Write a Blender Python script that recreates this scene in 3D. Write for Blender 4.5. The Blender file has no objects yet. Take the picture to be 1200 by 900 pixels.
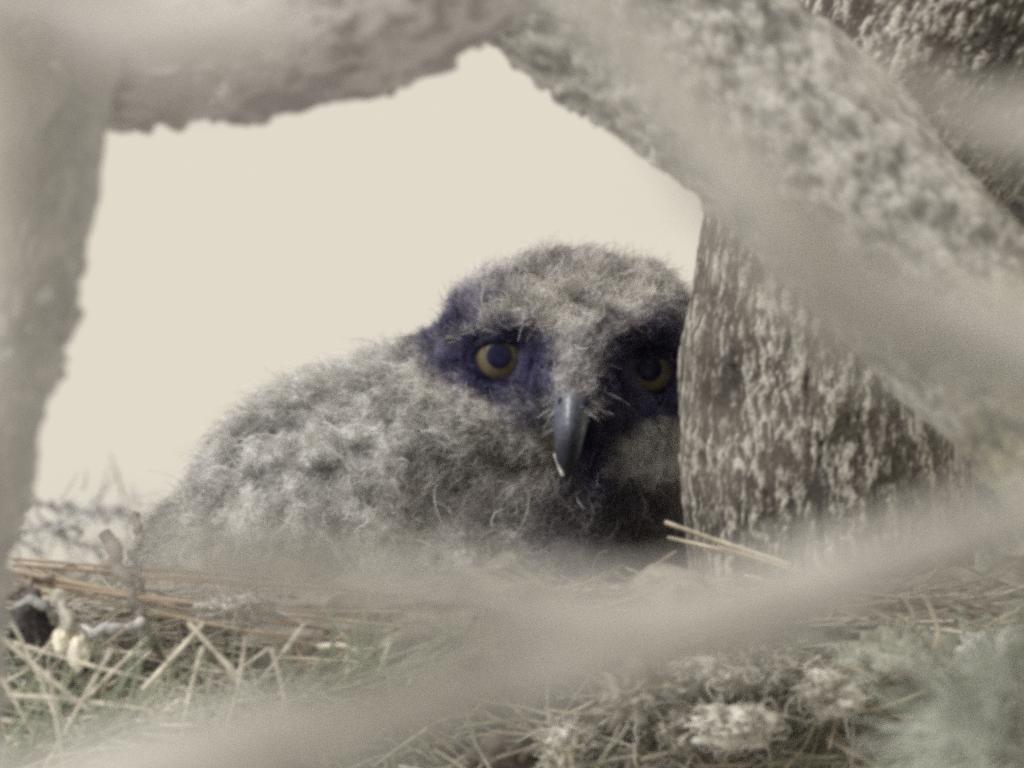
import bpy, math, random
import numpy as np
from mathutils import Vector

random.seed(7)
RNG = np.random.default_rng(7)
S = bpy.context.scene
COL = S.collection

# ------------------------------------------------------------------ camera
DIST = 12.0                 # metres from the lens to the owl
WIDTH = 0.40                # metres across the frame at the owl
PX = WIDTH / 1200.0         # one photograph pixel at the owl
PITCH = math.radians(3.0)   # the camera looks slightly up to the nest
Z0 = 5.0                    # height of the picture centre above the ground below the nest
CAM = np.array([0.0, -DIST, Z0 - DIST * math.tan(PITCH)])
cam = bpy.data.cameras.new('camera')
camo = bpy.data.objects.new('camera', cam)
COL.objects.link(camo)
camo.location = CAM
camo.rotation_euler = (math.pi / 2 + PITCH, 0, 0)
cam.sensor_width = 36
cam.lens = 36 * (DIST / math.cos(PITCH)) / WIDTH
cam.clip_start = 0.1
cam.clip_end = 4000
cam.dof.use_dof = True
cam.dof.focus_distance = DIST / math.cos(PITCH) - 0.05
cam.dof.aperture_fstop = cam.lens / 1000 / 0.065      # a 65 mm objective
S.camera = camo

# ------------------------------------------------------------------ world and sun
SUN_EL, SUN_AZ = math.radians(42), math.radians(-55)   # azimuth measured from -Y (camera side) towards -X
sdir = Vector((math.cos(SUN_EL) * math.sin(SUN_AZ), -math.cos(SUN_EL) * math.cos(SUN_AZ), math.sin(SUN_EL)))
w = bpy.data.worlds.new('World')
S.world = w
w.use_nodes = True
nt = w.node_tree
bg = nt.nodes['Background']
sky = nt.nodes.new('ShaderNodeTexSky')
sky.sky_type = 'NISHITA'
sky.sun_disc = False
sky.sun_elevation = SUN_EL
sky.sun_rotation = math.atan2(sdir.x, sdir.y)
sky.dust_density = 4
cloud = nt.nodes.new('ShaderNodeRGB')
cloud.outputs[0].default_value = (8.05, 7.42, 6.28, 1)    # even bright overcast layer
mix = nt.nodes.new('ShaderNodeMix')
mix.data_type = 'RGBA'
mix.inputs[0].default_value = 0.92
nt.links.new(sky.outputs[0], mix.inputs[6])
nt.links.new(cloud.outputs[0], mix.inputs[7])
nt.links.new(mix.outputs[2], bg.inputs[0])
bg.inputs[1].default_value = 0.10
sun = bpy.data.lights.new('sun', 'SUN')
sun.energy = 4.0
sun.angle = math.radians(25)
sun.color = (0.97, 0.985, 1.0)
suno = bpy.data.objects.new('sun', sun)
COL.objects.link(suno)
suno.rotation_euler = sdir.to_track_quat('Z', 'Y').to_euler()
suno.location = (-6, -6, 14)

S.view_settings.view_transform = 'Standard'
S.view_settings.look = 'None'
S.view_settings.exposure = 0.0
S.view_settings.gamma = 1.0
S.view_settings.use_curve_mapping = False
S.render.engine = 'CYCLES'
S.cycles.use_denoising = False
S.cycles.pixel_filter_type = 'GAUSSIAN'
S.cycles.filter_width = 4.5
S.cycles.max_bounces = 6
S.cycles.transparent_max_bounces = 6


# ------------------------------------------------------------------ helpers
def at(u, v, y=0.0):
    """photo pixel (1200 x 900) -> point on the plane Y = y"""
    dx = (u - 600) / 1200 * 36 / cam.lens
    dz = (450 - v) / 1200 * 36 / cam.lens
    d = np.array([dx, math.cos(PITCH) - dz * math.sin(PITCH), math.sin(PITCH) + dz * math.cos(PITCH)])
    t = (y - CAM[1]) / d[1]
    return CAM + d * t


def uv_of(P):
    """model position -> photo pixel units at the owl's own plane (X and Z only)"""
    return 600 + P[:, 0] / PX, 450 - (P[:, 2] - Z0) / PX


def _hash(i, j, k, seed):
    h = (i * 374761393 + j * 668265263 + k * 2147483647 + seed * 1274126177).astype(np.int64) & 0xffffffff
    h = ((h ^ (h >> 13)) * 1274126177) & 0xffffffff
    h = ((h ^ (h >> 16)) * 2246822519) & 0xffffffff
    return ((h ^ (h >> 15)) & 0xffffff) / float(0xffffff)


def vnoise(P, seed=0):
    F = np.floor(P).astype(np.int64)
    f = P - F
    f = f * f * (3 - 2 * f)
    out = 0
    for a in (0, 1):
        wa = f[:, 0] if a else 1 - f[:, 0]
        for b in (0, 1):
            wb = f[:, 1] if b else 1 - f[:, 1]
            for c in (0, 1):
                wc = f[:, 2] if c else 1 - f[:, 2]
                out = out + wa * wb * wc * _hash(F[:, 0] + a, F[:, 1] + b, F[:, 2] + c, seed)
    return out


def fbm(P, octv=4, seed=0, gain=0.5):
    s, a, t = 0, 1.0, 0
    for o in range(octv):
        s = s + a * vnoise(P * 2 ** o + 17.3 * o, seed + o)
        t += a
        a *= gain
    return s / t


def sstep(a, b, x):
    t = np.clip((x - a) / (b - a), 0, 1)
    return t * t * (3 - 2 * t)


def lerp(a, b, t):
    t = np.asarray(t)[..., None]
    return np.asarray(a) * (1 - t) + np.asarray(b) * t


def mesh_from(name, V, F, colors=None, smooth=True):
    V = np.asarray(V, dtype=np.float32)
    F = np.asarray(F, dtype=np.int32)
    me = bpy.data.meshes.new(name)
    n = F.shape[1]
    me.vertices.add(len(V))
    me.vertices.foreach_set('co', V.ravel())
    me.loops.add(F.size)
    me.loops.foreach_set('vertex_index', F.ravel())
    me.polygons.add(len(F))
    me.polygons.foreach_set('loop_start', np.arange(0, F.size, n, dtype=np.int32))
    me.polygons.foreach_set('use_smooth', np.full(len(F), smooth))
    me.update(calc_edges=True)
    if colors is not None:
        c = np.ones((len(V), 4), dtype=np.float32)
        c[:, :3] = np.clip(colors, 0, 1)
        at_ = me.color_attributes.new('Col', 'FLOAT_COLOR', 'POINT')
        at_.data.foreach_set('color', c.ravel())
    return me


def link(name, me, mat=None, parent=None, label=None, cat=None, group=None, kind=None):
    o = bpy.data.objects.new(name, me)
    COL.objects.link(o)
    if mat is not None and me is not None and not me.materials:
        me.materials.append(mat)
    if parent is not None:
        o.parent = parent
    for k, v in (('label', label), ('category', cat), ('group', group), ('kind', kind)):
        if v:
            o[k] = v
    return o


def link_at(name, me, mat, parent, base, **kw):
    """parts hold their vertices relative to the thing's base"""
    V = np.empty(len(me.vertices) * 3, dtype=np.float32)
    me.vertices.foreach_get('co', V)
    V = V.reshape(-1, 3) - np.asarray(base, dtype=np.float32)
    me.vertices.foreach_set('co', V.ravel())
    me.update()
    o = link(name, me, mat, parent, **kw)
    if parent is None:
        o.location = base
    return o


def empty(name, loc, label, cat, group=None):
    o = link(name, None, label=label, cat=cat, group=group)
    o.location = loc
    o.empty_display_size = 0.05
    return o


def mat_attr(name, rough=0.9, transl=0.0, grain=0.0, grain_scale=400, bump=0.0, bump_scale=600, spec=0.25):
    m = bpy.data.materials.new(name)
    m.use_nodes = True
    t = m.node_tree
    b = t.nodes['Principled BSDF']
    b.inputs['Roughness'].default_value = rough
    b.inputs['Specular IOR Level'].default_value = spec
    a = t.nodes.new('ShaderNodeVertexColor')
    a.layer_name = 'Col'
    src = a.outputs[0]
    tc = t.nodes.new('ShaderNodeTexCoord')
    if grain:
        n = t.nodes.new('ShaderNodeTexNoise')
        n.inputs['Scale'].default_value = grain_scale
        n.inputs['Detail'].default_value = 4
        t.links.new(tc.outputs['Object'], n.inputs['Vector'])
        mr = t.nodes.new('ShaderNodeMapRange')
        mr.inputs[1].default_value = 0.3
        mr.inputs[2].default_value = 0.7
        mr.inputs[3].default_value = 1 - grain
        mr.inputs[4].default_value = 1 + grain
        t.links.new(n.outputs[0], mr.inputs[0])
        mx = t.nodes.new('ShaderNodeVectorMath')
        mx.operation = 'SCALE'
        t.links.new(src, mx.inputs[0])
        t.links.new(mr.outputs[0], mx.inputs['Scale'])
        src = mx.outputs[0]
    t.links.new(src, b.inputs['Base Color'])
    if bump:
        n = t.nodes.new('ShaderNodeTexNoise')
        n.inputs['Scale'].default_value = bump_scale
        n.inputs['Detail'].default_value = 3
        t.links.new(tc.outputs['Object'], n.inputs['Vector'])
        bp = t.nodes.new('ShaderNodeBump')
        bp.inputs['Strength'].default_value = bump
        bp.inputs['Distance'].default_value = 0.001
        t.links.new(n.outputs[0], bp.inputs['Height'])
        t.links.new(bp.outputs[0], b.inputs['Normal'])
    if transl:
        tr = t.nodes.new('ShaderNodeBsdfTranslucent')
        t.links.new(src, tr.inputs[0])
        ms = t.nodes.new('ShaderNodeMixShader')
        ms.inputs[0].default_value = transl
        t.links.new(b.outputs[0], ms.inputs[1])
        t.links.new(tr.outputs[0], ms.inputs[2])
        t.links.new(ms.outputs[0], t.nodes['Material Output'].inputs[0])
    return m


def mat_noise(name, c1, c2, scale=300, rough=0.8, spec=0.3, bump=0.0):
    m = bpy.data.materials.new(name)
    m.use_nodes = True
    t = m.node_tree
    b = t.nodes['Principled BSDF']
    b.inputs['Roughness'].default_value = rough
    b.inputs['Specular IOR Level'].default_value = spec
    tc = t.nodes.new('ShaderNodeTexCoord')
    n = t.nodes.new('ShaderNodeTexNoise')
    n.inputs['Scale'].default_value = scale
    n.inputs['Detail'].default_value = 5
    t.links.new(tc.outputs['Object'], n.inputs['Vector'])
    r = t.nodes.new('ShaderNodeValToRGB')
    r.color_ramp.elements[0].position = 0.35
    r.color_ramp.elements[1].position = 0.65
    r.color_ramp.elements[0].color = (*c1, 1)
    r.color_ramp.elements[1].color = (*c2, 1)
    t.links.new(n.outputs[0], r.inputs[0])
    t.links.new(r.outputs[0], b.inputs['Base Color'])
    if bump:
        bp = t.nodes.new('ShaderNodeBump')
        bp.inputs['Strength'].default_value = bump
        bp.inputs['Distance'].default_value = 0.002
        t.links.new(n.outputs[0], bp.inputs['Height'])
        t.links.new(bp.outputs[0], b.inputs['Normal'])
    return m


M_BARK = mat_attr('bark', 0.92, grain=0.28, grain_scale=700, bump=0.35, bump_scale=900)
M_DOWN = mat_attr('down', 0.95, transl=0.4, spec=0.05)
M_SKIN = mat_attr('downy_skin', 1.0, grain=0.3, grain_scale=500, spec=0.0)
M_NEEDLE = mat_attr('needle', 0.6, transl=0.12, grain=0.2, grain_scale=500)
M_LUMP = mat_attr('lump', 0.95, grain=0.25, grain_scale=350, bump=0.5, bump_scale=500)
M_BEAK = mat_attr('beak_horn', 0.34, grain=0.3, grain_scale=600, bump=.3, spec=0.5)
M_IRIS = mat_attr('iris_amber', 0.4, grain=0.25, grain_scale=1500, spec=0.2)
M_PUPIL = mat_noise('pupil_dark', (0.010, 0.010, 0.030), (0.015, 0.015, 0.045), 300, 0.2, 0.15)
M_EYE = mat_noise('eye_rim', (0.02, 0.018, 0.05), (0.03, 0.028, 0.07), 500, 0.7, 0.1)
M_GROUND = mat_noise('pale_bounce_ground', (0.38, 0.375, 0.365), (0.50, 0.495, 0.485), 0.8, 0.95, 0.1, 0.3)  # unseen ground made pale to bounce fill light up onto undersides


# ------------------------------------------------------------------ tubes
def catmull(P, n=24):
    P = np.asarray(P, dtype=float)
    Q = np.vstack([2 * P[0] - P[1], P, 2 * P[-1] - P[-2]])
    out = []
    for i in range(1, len(Q) - 2):
        t = np.linspace(0, 1, n, endpoint=False)[:, None]
        a, b, c, d = Q[i - 1], Q[i], Q[i + 1], Q[i + 2]
        out.append(0.5 * (2 * b + (c - a) * t + (2 * a - 5 * b + 4 * c - d) * t ** 2 + (3 * b - a - 3 * c + d) * t ** 3))
    out.append(Q[-2][None])
    return np.vstack(out)


def resample(path, fine, coarse, inside):
    """walk along the path with a fine step where inside() holds"""
    seg = np.linalg.norm(np.diff(path[:, :3], axis=0), axis=1)
    s = np.concatenate([[0], np.cumsum(seg)])
    pos, out = 0.0, []
    while pos < s[-1]:
        out.append(pos)
        p = np.array([np.interp(pos, s, path[:, k]) for k in range(3)])
        pos += fine if inside(p) else coarse
    out.append(s[-1])
    out = np.array(out)
    return np.stack([np.interp(out, s, path[:, k]) for k in range(path.shape[1])], 1), out


def frames(C):
    T = np.gradient(C, axis=0)
    T /= np.linalg.norm(T, axis=1)[:, None]
    N = np.zeros_like(T)
    ref = np.array([0.0, 1.0, 0.0])
    n = ref - T[0] * ref.dot(T[0])
    n /= np.linalg.norm(n)
    for i in range(len(T)):
        n = n - T[i] * n.dot(T[i])
        n /= np.linalg.norm(n)
        N[i] = n
    return T, N, np.cross(T, N)


def tube_faces(nr, ns):
    i = np.arange(nr - 1)[:, None] * ns
    j = np.arange(ns)[None]
    k = (j + 1) % ns
    return np.stack([i + j, i + k, i + ns + k, i + ns + j], -1).reshape(-1, 4)


def bark_tube(name, ctrl, segs, fine, coarse, surf, closed_tip=True):
    """ctrl: rows x, y, z, radius; surf(cyl coords, theta, s, P) -> displacement and colour"""
    path = catmull(ctrl)
    lim = lambda p: abs(p[0]) < 0.26 and abs(p[2] - Z0) < 0.2
    R, s = resample(path, fine, coarse, lim)
    C, r = R[:, :3], R[:, 3]
    T, N, B = frames(C)
    th = np.linspace(0, 2 * math.pi, segs, endpoint=False)
    rad = (np.cos(th)[None, :, None] * N[:, None] + np.sin(th)[None, :, None] * B[:, None])
    cyl = np.stack([r.mean() * np.cos(th)[None] + 0 * s[:, None], r.mean() * np.sin(th)[None] + 0 * s[:, None], s[:, None] + 0 * th[None]], -1).reshape(-1, 3)
    P0 = (C[:, None] + rad * r[:, None, None]).reshape(-1, 3)
    d, col = surf(cyl, P0)
    P = (C[:, None] + rad * (r[:, None] + d.reshape(len(s), segs))[..., None]).reshape(-1, 3)
    return mesh_from(name, P, tube_faces(len(s), segs), col)


def mmpx(u, v, y, rpx):
    """control row from a photo pixel, a depth and a radius in photo pixels"""
    p = at(u, v, y)
    return [*p, rpx * PX * (DIST + y) / DIST]


def strands(P0, D0, BEND, L, W0, C0, C1, npts=4, flat=True, sides=3, curl=None):
    """many thin tapered strands in one mesh.  returns V, F, col"""
    n = len(P0)
    t = np.linspace(0, 1, npts)
    P = P0[:, None] + (D0[:, None] * t[None, :, None] + BEND[:, None] * (t ** 2)[None, :, None]) * L[:, None, None]
    T = D0[:, None] + 2 * BEND[:, None] * t[None, :, None]
    T /= np.linalg.norm(T, axis=2, keepdims=True) + 1e-9
    rv = RNG.normal(size=(n, 3))
    if curl is not None:
        E = np.cross(D0, rv); E /= np.linalg.norm(E, axis=1)[:, None] + 1e-9
        G = np.cross(D0, E)
        phi = RNG.uniform(0, 6.28, n)[:, None]; om = RNG.uniform(2.5, 6.5, n)[:, None]
        ph_ = phi + om * t[None]
        off = E[:, None] * (np.cos(ph_) - np.cos(phi))[..., None] + G[:, None] * (np.sin(ph_) - np.sin(phi))[..., None]
        P = P + off * (curl * L)[:, None, None]
    A = np.cross(T, rv[:, None])
    A /= np.linalg.norm(A, axis=2, keepdims=True) + 1e-9
    prof = (1 - 0.75 * t ** 1.5)
    Wd = W0[:, None] * prof[None]
    col = C0[:, None] * (1 - t)[None, :, None] + C1[:, None] * t[None, :, None]
    if flat:
        V = np.stack([P - A * Wd[..., None] / 2, P + A * Wd[..., None] / 2], 2).reshape(-1, 3)
        col = np.repeat(col[:, :, None], 2, 2).reshape(-1, 3)
        base = (np.arange(n) * npts * 2)[:, None] + (np.arange(npts - 1) * 2)[None]
        F = np.stack([base, base + 1, base + 3, base + 2], -1).reshape(-1, 4)
        return V, F, col
    B = np.cross(T, A)
    th = np.arange(sides) * 2 * math.pi / sides
    V = P[:, :, None] + (A[:, :, None] * np.cos(th)[None, None, :, None] + B[:, :, None] * np.sin(th)[None, None, :, None]) * Wd[:, :, None, None] / 2
    col = np.repeat(col[:, :, None], sides, 2).reshape(-1, 3)
    base = (np.arange(n) * npts * sides)[:, None, None] + (np.arange(npts - 1) * sides)[None, :, None]
    j = np.arange(sides)[None, None]
    k = (j + 1) % sides
    F = np.stack([base + j, base + k, base + sides + k, base + sides + j], -1).reshape(-1, 4)
    return V.reshape(-1, 3), F, col


# ------------------------------------------------------------------ ground
def ground_z(x, y):
    slope = sstep(-0.5, -12.0, y) * (CAM[2] - 1.6)
    return slope + 0.25 * (fbm(np.stack([x * 0.15, y * 0.15, 0 * x], -1), 3, 5) - 0.5) * sstep(2, 12, np.hypot(x, y + 6))


g = np.concatenate([-np.geomspace(1500, 12, 24), np.linspace(-11, 11, 60), np.geomspace(12, 1500, 24)])
GX, GY = np.meshgrid(g, g - 5)
gz = ground_z(GX.ravel(), GY.ravel())
gi = (np.arange(len(g) - 1)[:, None] * len(g) + np.arange(len(g) - 1)[None]).ravel()
GF = np.stack([gi, gi + 1, gi + 1 + len(g), gi + len(g)], -1)
link('ground', mesh_from('ground', np.stack([GX.ravel(), GY.ravel(), gz], -1), GF), M_GROUND, kind='structure')


# ------------------------------------------------------------------ the nest pine
def surf_trunk(cyl, P):
    warp = (fbm(cyl / 0.006, 3, 5) - 0.5)[:, None] * np.array([0.003, 0.003, 0.010])
    n1 = fbm((cyl + warp) / np.array([0.007, 0.007, 0.014]), 4, 11, 0.6)
    n2 = fbm((cyl + warp) / np.array([0.0017, 0.0017, 0.0058]), 3, 21, 0.6)
    n4 = fbm((cyl + warp) / np.array([0.0045, 0.0045, 0.03]), 3, 47, 0.6)
    n3 = fbm(cyl / np.array([0.05, 0.05, 0.09]), 3, 31)
    n5 = fbm((cyl + warp) / np.array([0.0011, 0.0011, 0.003]), 2, 63, 0.6)
    m = 0.22 * n1 + 0.36 * n2 + 0.22 * n4 + 0.20 * n5
    flake = sstep(0.455, 0.61, m)
    fiss = sstep(0.36, 0.26, n4)
    d = 0.0014 * (n1 - 0.5) + 0.0005 * flake + 0.010 * (n3 - 0.5) - 0.0026 * fiss + 0.0007 * (n2 - 0.5)
    tone = sstep(0.35, 0.65, fbm(cyl / 0.03, 3, 77))
    dark = lerp((0.055, 0.047, 0.039), (0.11, 0.096, 0.081), tone)
    pale = lerp((0.22, 0.20, 0.172), (0.46, 0.425, 0.375), sstep(.3, .7, 0.5 * n2 + 0.5 * n5))
    return d, lerp(dark, pale, flake * (0.6 + 0.4 * sstep(0.3, 0.65, n1)) * (1 - 0.8 * fiss))


def surf_limb(seed, dk=(0.24, 0.228, 0.208), pl=(0.46, 0.44, 0.405), sc=1.0, lo=0.46, hi=0.60, amp=1.0, moss=False, fine=0.0):
    def f(cyl, P):
        n1 = fbm(cyl / (np.array([0.016, 0.016, 0.024]) * sc), 4, seed, 0.55)
        n2 = fbm(cyl / (np.array([0.006, 0.006, 0.009]) * sc), 3, seed + 9, 0.6)
        n3 = fbm(cyl / np.array([0.07, 0.07, 0.12]), 3, seed + 19)
        fl = sstep(lo, hi, 0.55 * n1 + 0.45 * n2)
        d = amp * (0.0026 * (n1 - 0.5) + 0.0010 * fl + 0.012 * (n3 - 0.5) + 0.0016 * (n2 - 0.5))
        c = lerp(dk, pl, fl)
        c = c * (0.8 + 0.4 * n3)[:, None]
        n4 = fbm(cyl / np.array([0.0035, 0.0035, 0.005]), 3, seed + 29, 0.6)
        c = lerp(c, np.minimum(np.asarray(pl) * 1.25, 1), fine * sstep(0.54, 0.66, n4))
        c = lerp(c, np.asarray(dk) * 0.6, fine * sstep(0.44, 0.34, n4))
        d = d + fine * 0.0012 * (n4 - .5)
        if moss:
            u, v = uv_of(P)
            mk = sstep(1050, 1170, u) * sstep(380, 470, v) * sstep(0.35, 0.6, n3 * 0.5 + n2 * 0.5)
            c = lerp(c, (0.27, 0.26, 0.13), mk * 0.75)
        return d, c
    return f


def surf_rag(base, k=1.0):
    """ragged loose scales standing off the bark"""
    def f(cyl, P):
        d, c = base(cyl, P)
        n = fbm(cyl / np.array([0.005, 0.005, 0.006]), 2, 7)
        q = sstep(0.35, 0.7, fbm(cyl / 0.03, 3, 17))
        m = fbm(cyl / np.array([0.012, 0.012, 0.016]), 3, 27)
        return d + k * (0.0045 * sstep(0.58, 0.74, n) * q + 0.006 * (m - .5)), c
    return f


gz0 = float(ground_z(np.array([0.11]), np.array([-0.08]))[0])
TB = np.array([0.10, -0.08, gz0])
pine = empty('pine_tree', TB, 'rough barked pine whose trunk hides half the owl face', 'tree')
yt = -0.075
ctrl = [[0.13, -0.05, gz0 - 0.15, 0.13], [0.10, -0.07, gz0 + 0.5, 0.085], [0.09, yt, 2.5, 0.075], [0.11, yt, 4.2, 0.064],
        mmpx(980, 1150, yt, 174), mmpx(979, 900, yt, 172), mmpx(975, 650, yt, 172), mmpx(973, 450, yt, 170), mmpx(980, 300, yt, 164),
        mmpx(1015, 180, yt, 165), mmpx(1095, 50, yt, 185), mmpx(1160, -80, yt, 180), mmpx(1215, -260, yt, 130),
        [0.24, yt, 5.55, 0.036], [0.33, 0.0, 6.5, 0.026], [0.36, 0.1, 8.2, 0.008]]
link_at('trunk', bark_tube('trunk', ctrl, 360, 0.0008, 0.06, surf_trunk), M_BARK, pine, TB)

yd = -0.52
ctrl = [[0.115, yt, 4.30, 0.045], [0.20, -0.18, 4.42, 0.044], mmpx(1560, 1000, yd + .05, 126), mmpx(1450, 700, yd, 126), mmpx(1290, 520, yd, 124), mmpx(1060, 295, yd, 122),
        mmpx(890, 125, yd, 118), mmpx(730, 5, yd, 112), mmpx(560, -85, yd, 104), mmpx(300, -230, yd, 92), mmpx(-100, -420, yd + .05, 78), [-0.6, -0.2, 5.6, 0.012]]
link_at('limb', bark_tube('limb', ctrl, 190, 0.0014, 0.04, surf_rag(surf_limb(41, moss=True, lo=0.40, hi=0.58, sc=0.75, amp=1.3, fine=0.5), .6)), M_BARK, pine, TB, label='thick pale limb slanting across the top right corner')

yl = -0.85
ctrl = [[0.09, yt, 3.55, 0.05], [-0.05, -0.35, 3.75, 0.046], [-0.20, -0.9, 4.2, 0.043], mmpx(-120, 1150, yl, 112), mmpx(-108, 850, yl, 108), mmpx(-92, 650, yl, 104), mmpx(-58, 500, yl, 102),
        mmpx(-12, 300, yl, 104), mmpx(14, 160, yl, 106), mmpx(20, 0, yl, 108), mmpx(10, -200, yl, 104), mmpx(-60, -600, yl, 80), [-0.35, -0.5, 6.0, 0.01]]
link_at('limb', bark_tube('limb', ctrl, 160, 0.0014, 0.04, surf_rag(surf_limb(61, (0.37, 0.36, 0.34), (0.43, 0.415, 0.39), 0.7, amp=1.0))), M_BARK, pine, TB, label='upright grey limb along the left edge')

yc = -0.7


def surf_top(cyl, P):
    d, c = surf_rag(surf_limb(83, (0.29, 0.27, 0.262), (0.44, 0.415, 0.395), 0.8, 0.40, 0.58))(cyl, P)
    u, v = uv_of(P)
    veil = sstep(330, 250, u + 60 * (fbm(P / 0.02, 3, 4) - .5))       # bark lightened towards the left, imitating a pale out-of-focus veil
    return d, lerp(c, (0.48, 0.455, 0.43), veil * 0.9)


ctrl = [mmpx(-60, 120, yc - .35, 60), mmpx(60, 76, yc, 84), mmpx(200, 58, yc, 84), mmpx(330, 40, yc, 84), mmpx(430, 14, yc, 86), mmpx(520, -32, yc, 88), mmpx(600, -90, yc, 88), mmpx(760, -190, yc, 88), mmpx(980, -320, yc + .1, 80), mmpx(1190, -400, yt, 60)]
link_at('limb', bark_tube('limb', ctrl, 170, 0.0013, 0.04, surf_top), M_BARK, pine, TB, label='shaded limb closing the gap of sky from above')


ctrl = [mmpx(1040, 420, yt + .02, 80), mmpx(1150, 330, 0.0, 90), mmpx(1215, 220, 0.03, 96), mmpx(1250, 90, 0.04, 96), mmpx(1300, -120, .05, 90), [0.34, 0.1, 5.5, 0.018]]
link_at('limb', bark_tube('limb', ctrl, 120, 0.0018, 0.015, surf_limb(97, (0.16, 0.15, 0.14), (0.4, 0.38, 0.35), 0.7)), M_BARK, pine, TB, label='limb rising behind the slanting one at the right edge')


# foliage and bare twigs of the same pine, behind the nest
def needle_cloud(points, axis, n, length, width, cols, spread=0.75):
    idx = RNG.integers(0, len(points), n)
    P = points[idx] + RNG.normal(size=(n, 3)) * 0.003
    D = axis[idx] * 0.7 + RNG.normal(size=(n, 3)) * spread
    D /= np.linalg.norm(D, axis=1)[:, None]
    L = length * RNG.uniform(0.6, 1.2, n)
    c = np.asarray(cols)[RNG.integers(0, len(cols), n)] * RNG.uniform(0.7, 1.3, (n, 1))
    return strands(P, D, RNG.normal(size=(n, 3)) * 0.12, L, np.full(n, width), c, c * 1.1, 4, False, 3)


def twig_path(p0, p1, sag=0.01, n=14, wob=0.004):
    t = np.linspace(0, 1, n)[:, None]
    P = np.asarray(p0) * (1 - t) + np.asarray(p1) * t
    P[:, 2] -= (4 * sag * t * (1 - t))[:, 0]
    P[1:-1] += RNG.normal(size=(n - 2, 3)) * wob * 0.4
    return P


def join(parts):
    V, F, C, o = [], [], [], 0
    for v, f, c in parts:
        V.append(v); F.append(f + o); C.append(c)
        o += len(v)
    return np.vstack(V), np.vstack(F), np.vstack(C)


def twig_geo(path, r0, r1, col, seed, segs=9, rough=0.25):
    n = len(path)
    path = catmull(path, 4)
    n = len(path)
    T, N, B = frames(path)
    th = np.linspace(0, 2 * math.pi, segs, endpoint=False)
    r = np.linspace(r0, r1, n)
    rad = np.cos(th)[None, :, None] * N[:, None] + np.sin(th)[None, :, None] * B[:, None]
    P0 = (path[:, None] + rad * r[:, None, None]).reshape(-1, 3)
    nz = fbm(P0 / (4 * max(r0, 0.0008)), 3, seed) - 0.5
    k = 1 + rough * 2 * nz
    P = (path[:, None] + rad * (r[:, None] * k.reshape(n, segs))[..., None]).reshape(-1, 3)
    c = np.asarray(col)[None] * (1 + 1.2 * nz)[:, None]
    return P, tube_faces(n, segs), c


GREEN = [(0.115, 0.135, 0.11), (0.15, 0.165, 0.135), (0.085, 0.11, 0.09)]
b0, b1 = np.array([0.33, 0.5, 4.75]), at(1010, 520, 0.75)
pth = catmull(np.array([[0.10, yt, 4.6], [0.22, 0.25, 4.72], b0, at(1330, 480, 0.65), at(1230, 470, 0.7), b1]), 8)
link_at('branch', mesh_from('branch', *twig_geo(pth, 0.012, 0.003, (0.10, 0.09, 0.07), 5)), M_BARK, pine, TB)
tp = pth[int(len(pth) * 0.58):]
ta = np.gradient(tp, axis=0); ta /= np.linalg.norm(ta, axis=1)[:, None]
pts, axs = [], []
for k in range(26):
    i = RNG.integers(0, len(tp))
    e = tp[i] + RNG.normal(size=3) * np.array([0.022, 0.03, 0.028])
    for t in np.linspace(0, 1, 6):
        pts.append(tp[i] * (1 - t) + e * t); axs.append((e - tp[i]) / np.linalg.norm(e - tp[i]))
link_at('foliage', mesh_from('foliage', *needle_cloud(np.array(pts), np.array(axs), 3600, 0.05, 0.0013, GREEN)), M_NEEDLE, pine, TB, kind='stuff', label='dark green needles in the gap right of the trunk')

geo = []
for k, (a, b, r) in enumerate([((-60, 600, .62), (60, 588, .6), 4.5), ((60, 588, .6), (165, 606, .62), 3.5), ((-40, 640, .5), (70, 612, .5), 4), ((70, 612, .5), (120, 650, .5), 3), ((-30, 590, .55), (50, 650, .55), 4), ((20, 560, .6), (80, 640, .6), 3), ((-20, 620, .7), (150, 592, .7), 4), ((60, 625, .5), (150, 640, .5), 3.5)]):
    geo.append(twig_geo(twig_path(at(*a), at(*b), 0.002), r * PX, r * 0.7 * PX, (0.36, 0.345, 0.33), 90 + k))
cp = np.array([at(RNG.uniform(-10, 160), RNG.uniform(585, 650), RNG.uniform(.5, .7)) for _ in range(60)])
geo.append(needle_cloud(cp, np.tile([0.5, 0, 0.3], (60, 1)), 70, 0.016, 0.0012, [(0.42, 0.42, 0.42), (0.34, 0.34, 0.32)], 1.0))
link_at('dead_twigs', mesh_from('dead_twigs', *join(geo)), M_BARK, pine, TB, kind='stuff')


# ------------------------------------------------------------------ the owl
OB = at(600, 800, 0.05)
owl = empty('owl_chick', OB, 'downy grey owl chick with amber eyes peering past the trunk', 'owl')


def sph(u, v, y, rx, ry, rz):
    return at(u, v, y), np.array([(rx + 9) * PX, ry + .003, (rz + 9) * PX])


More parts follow.
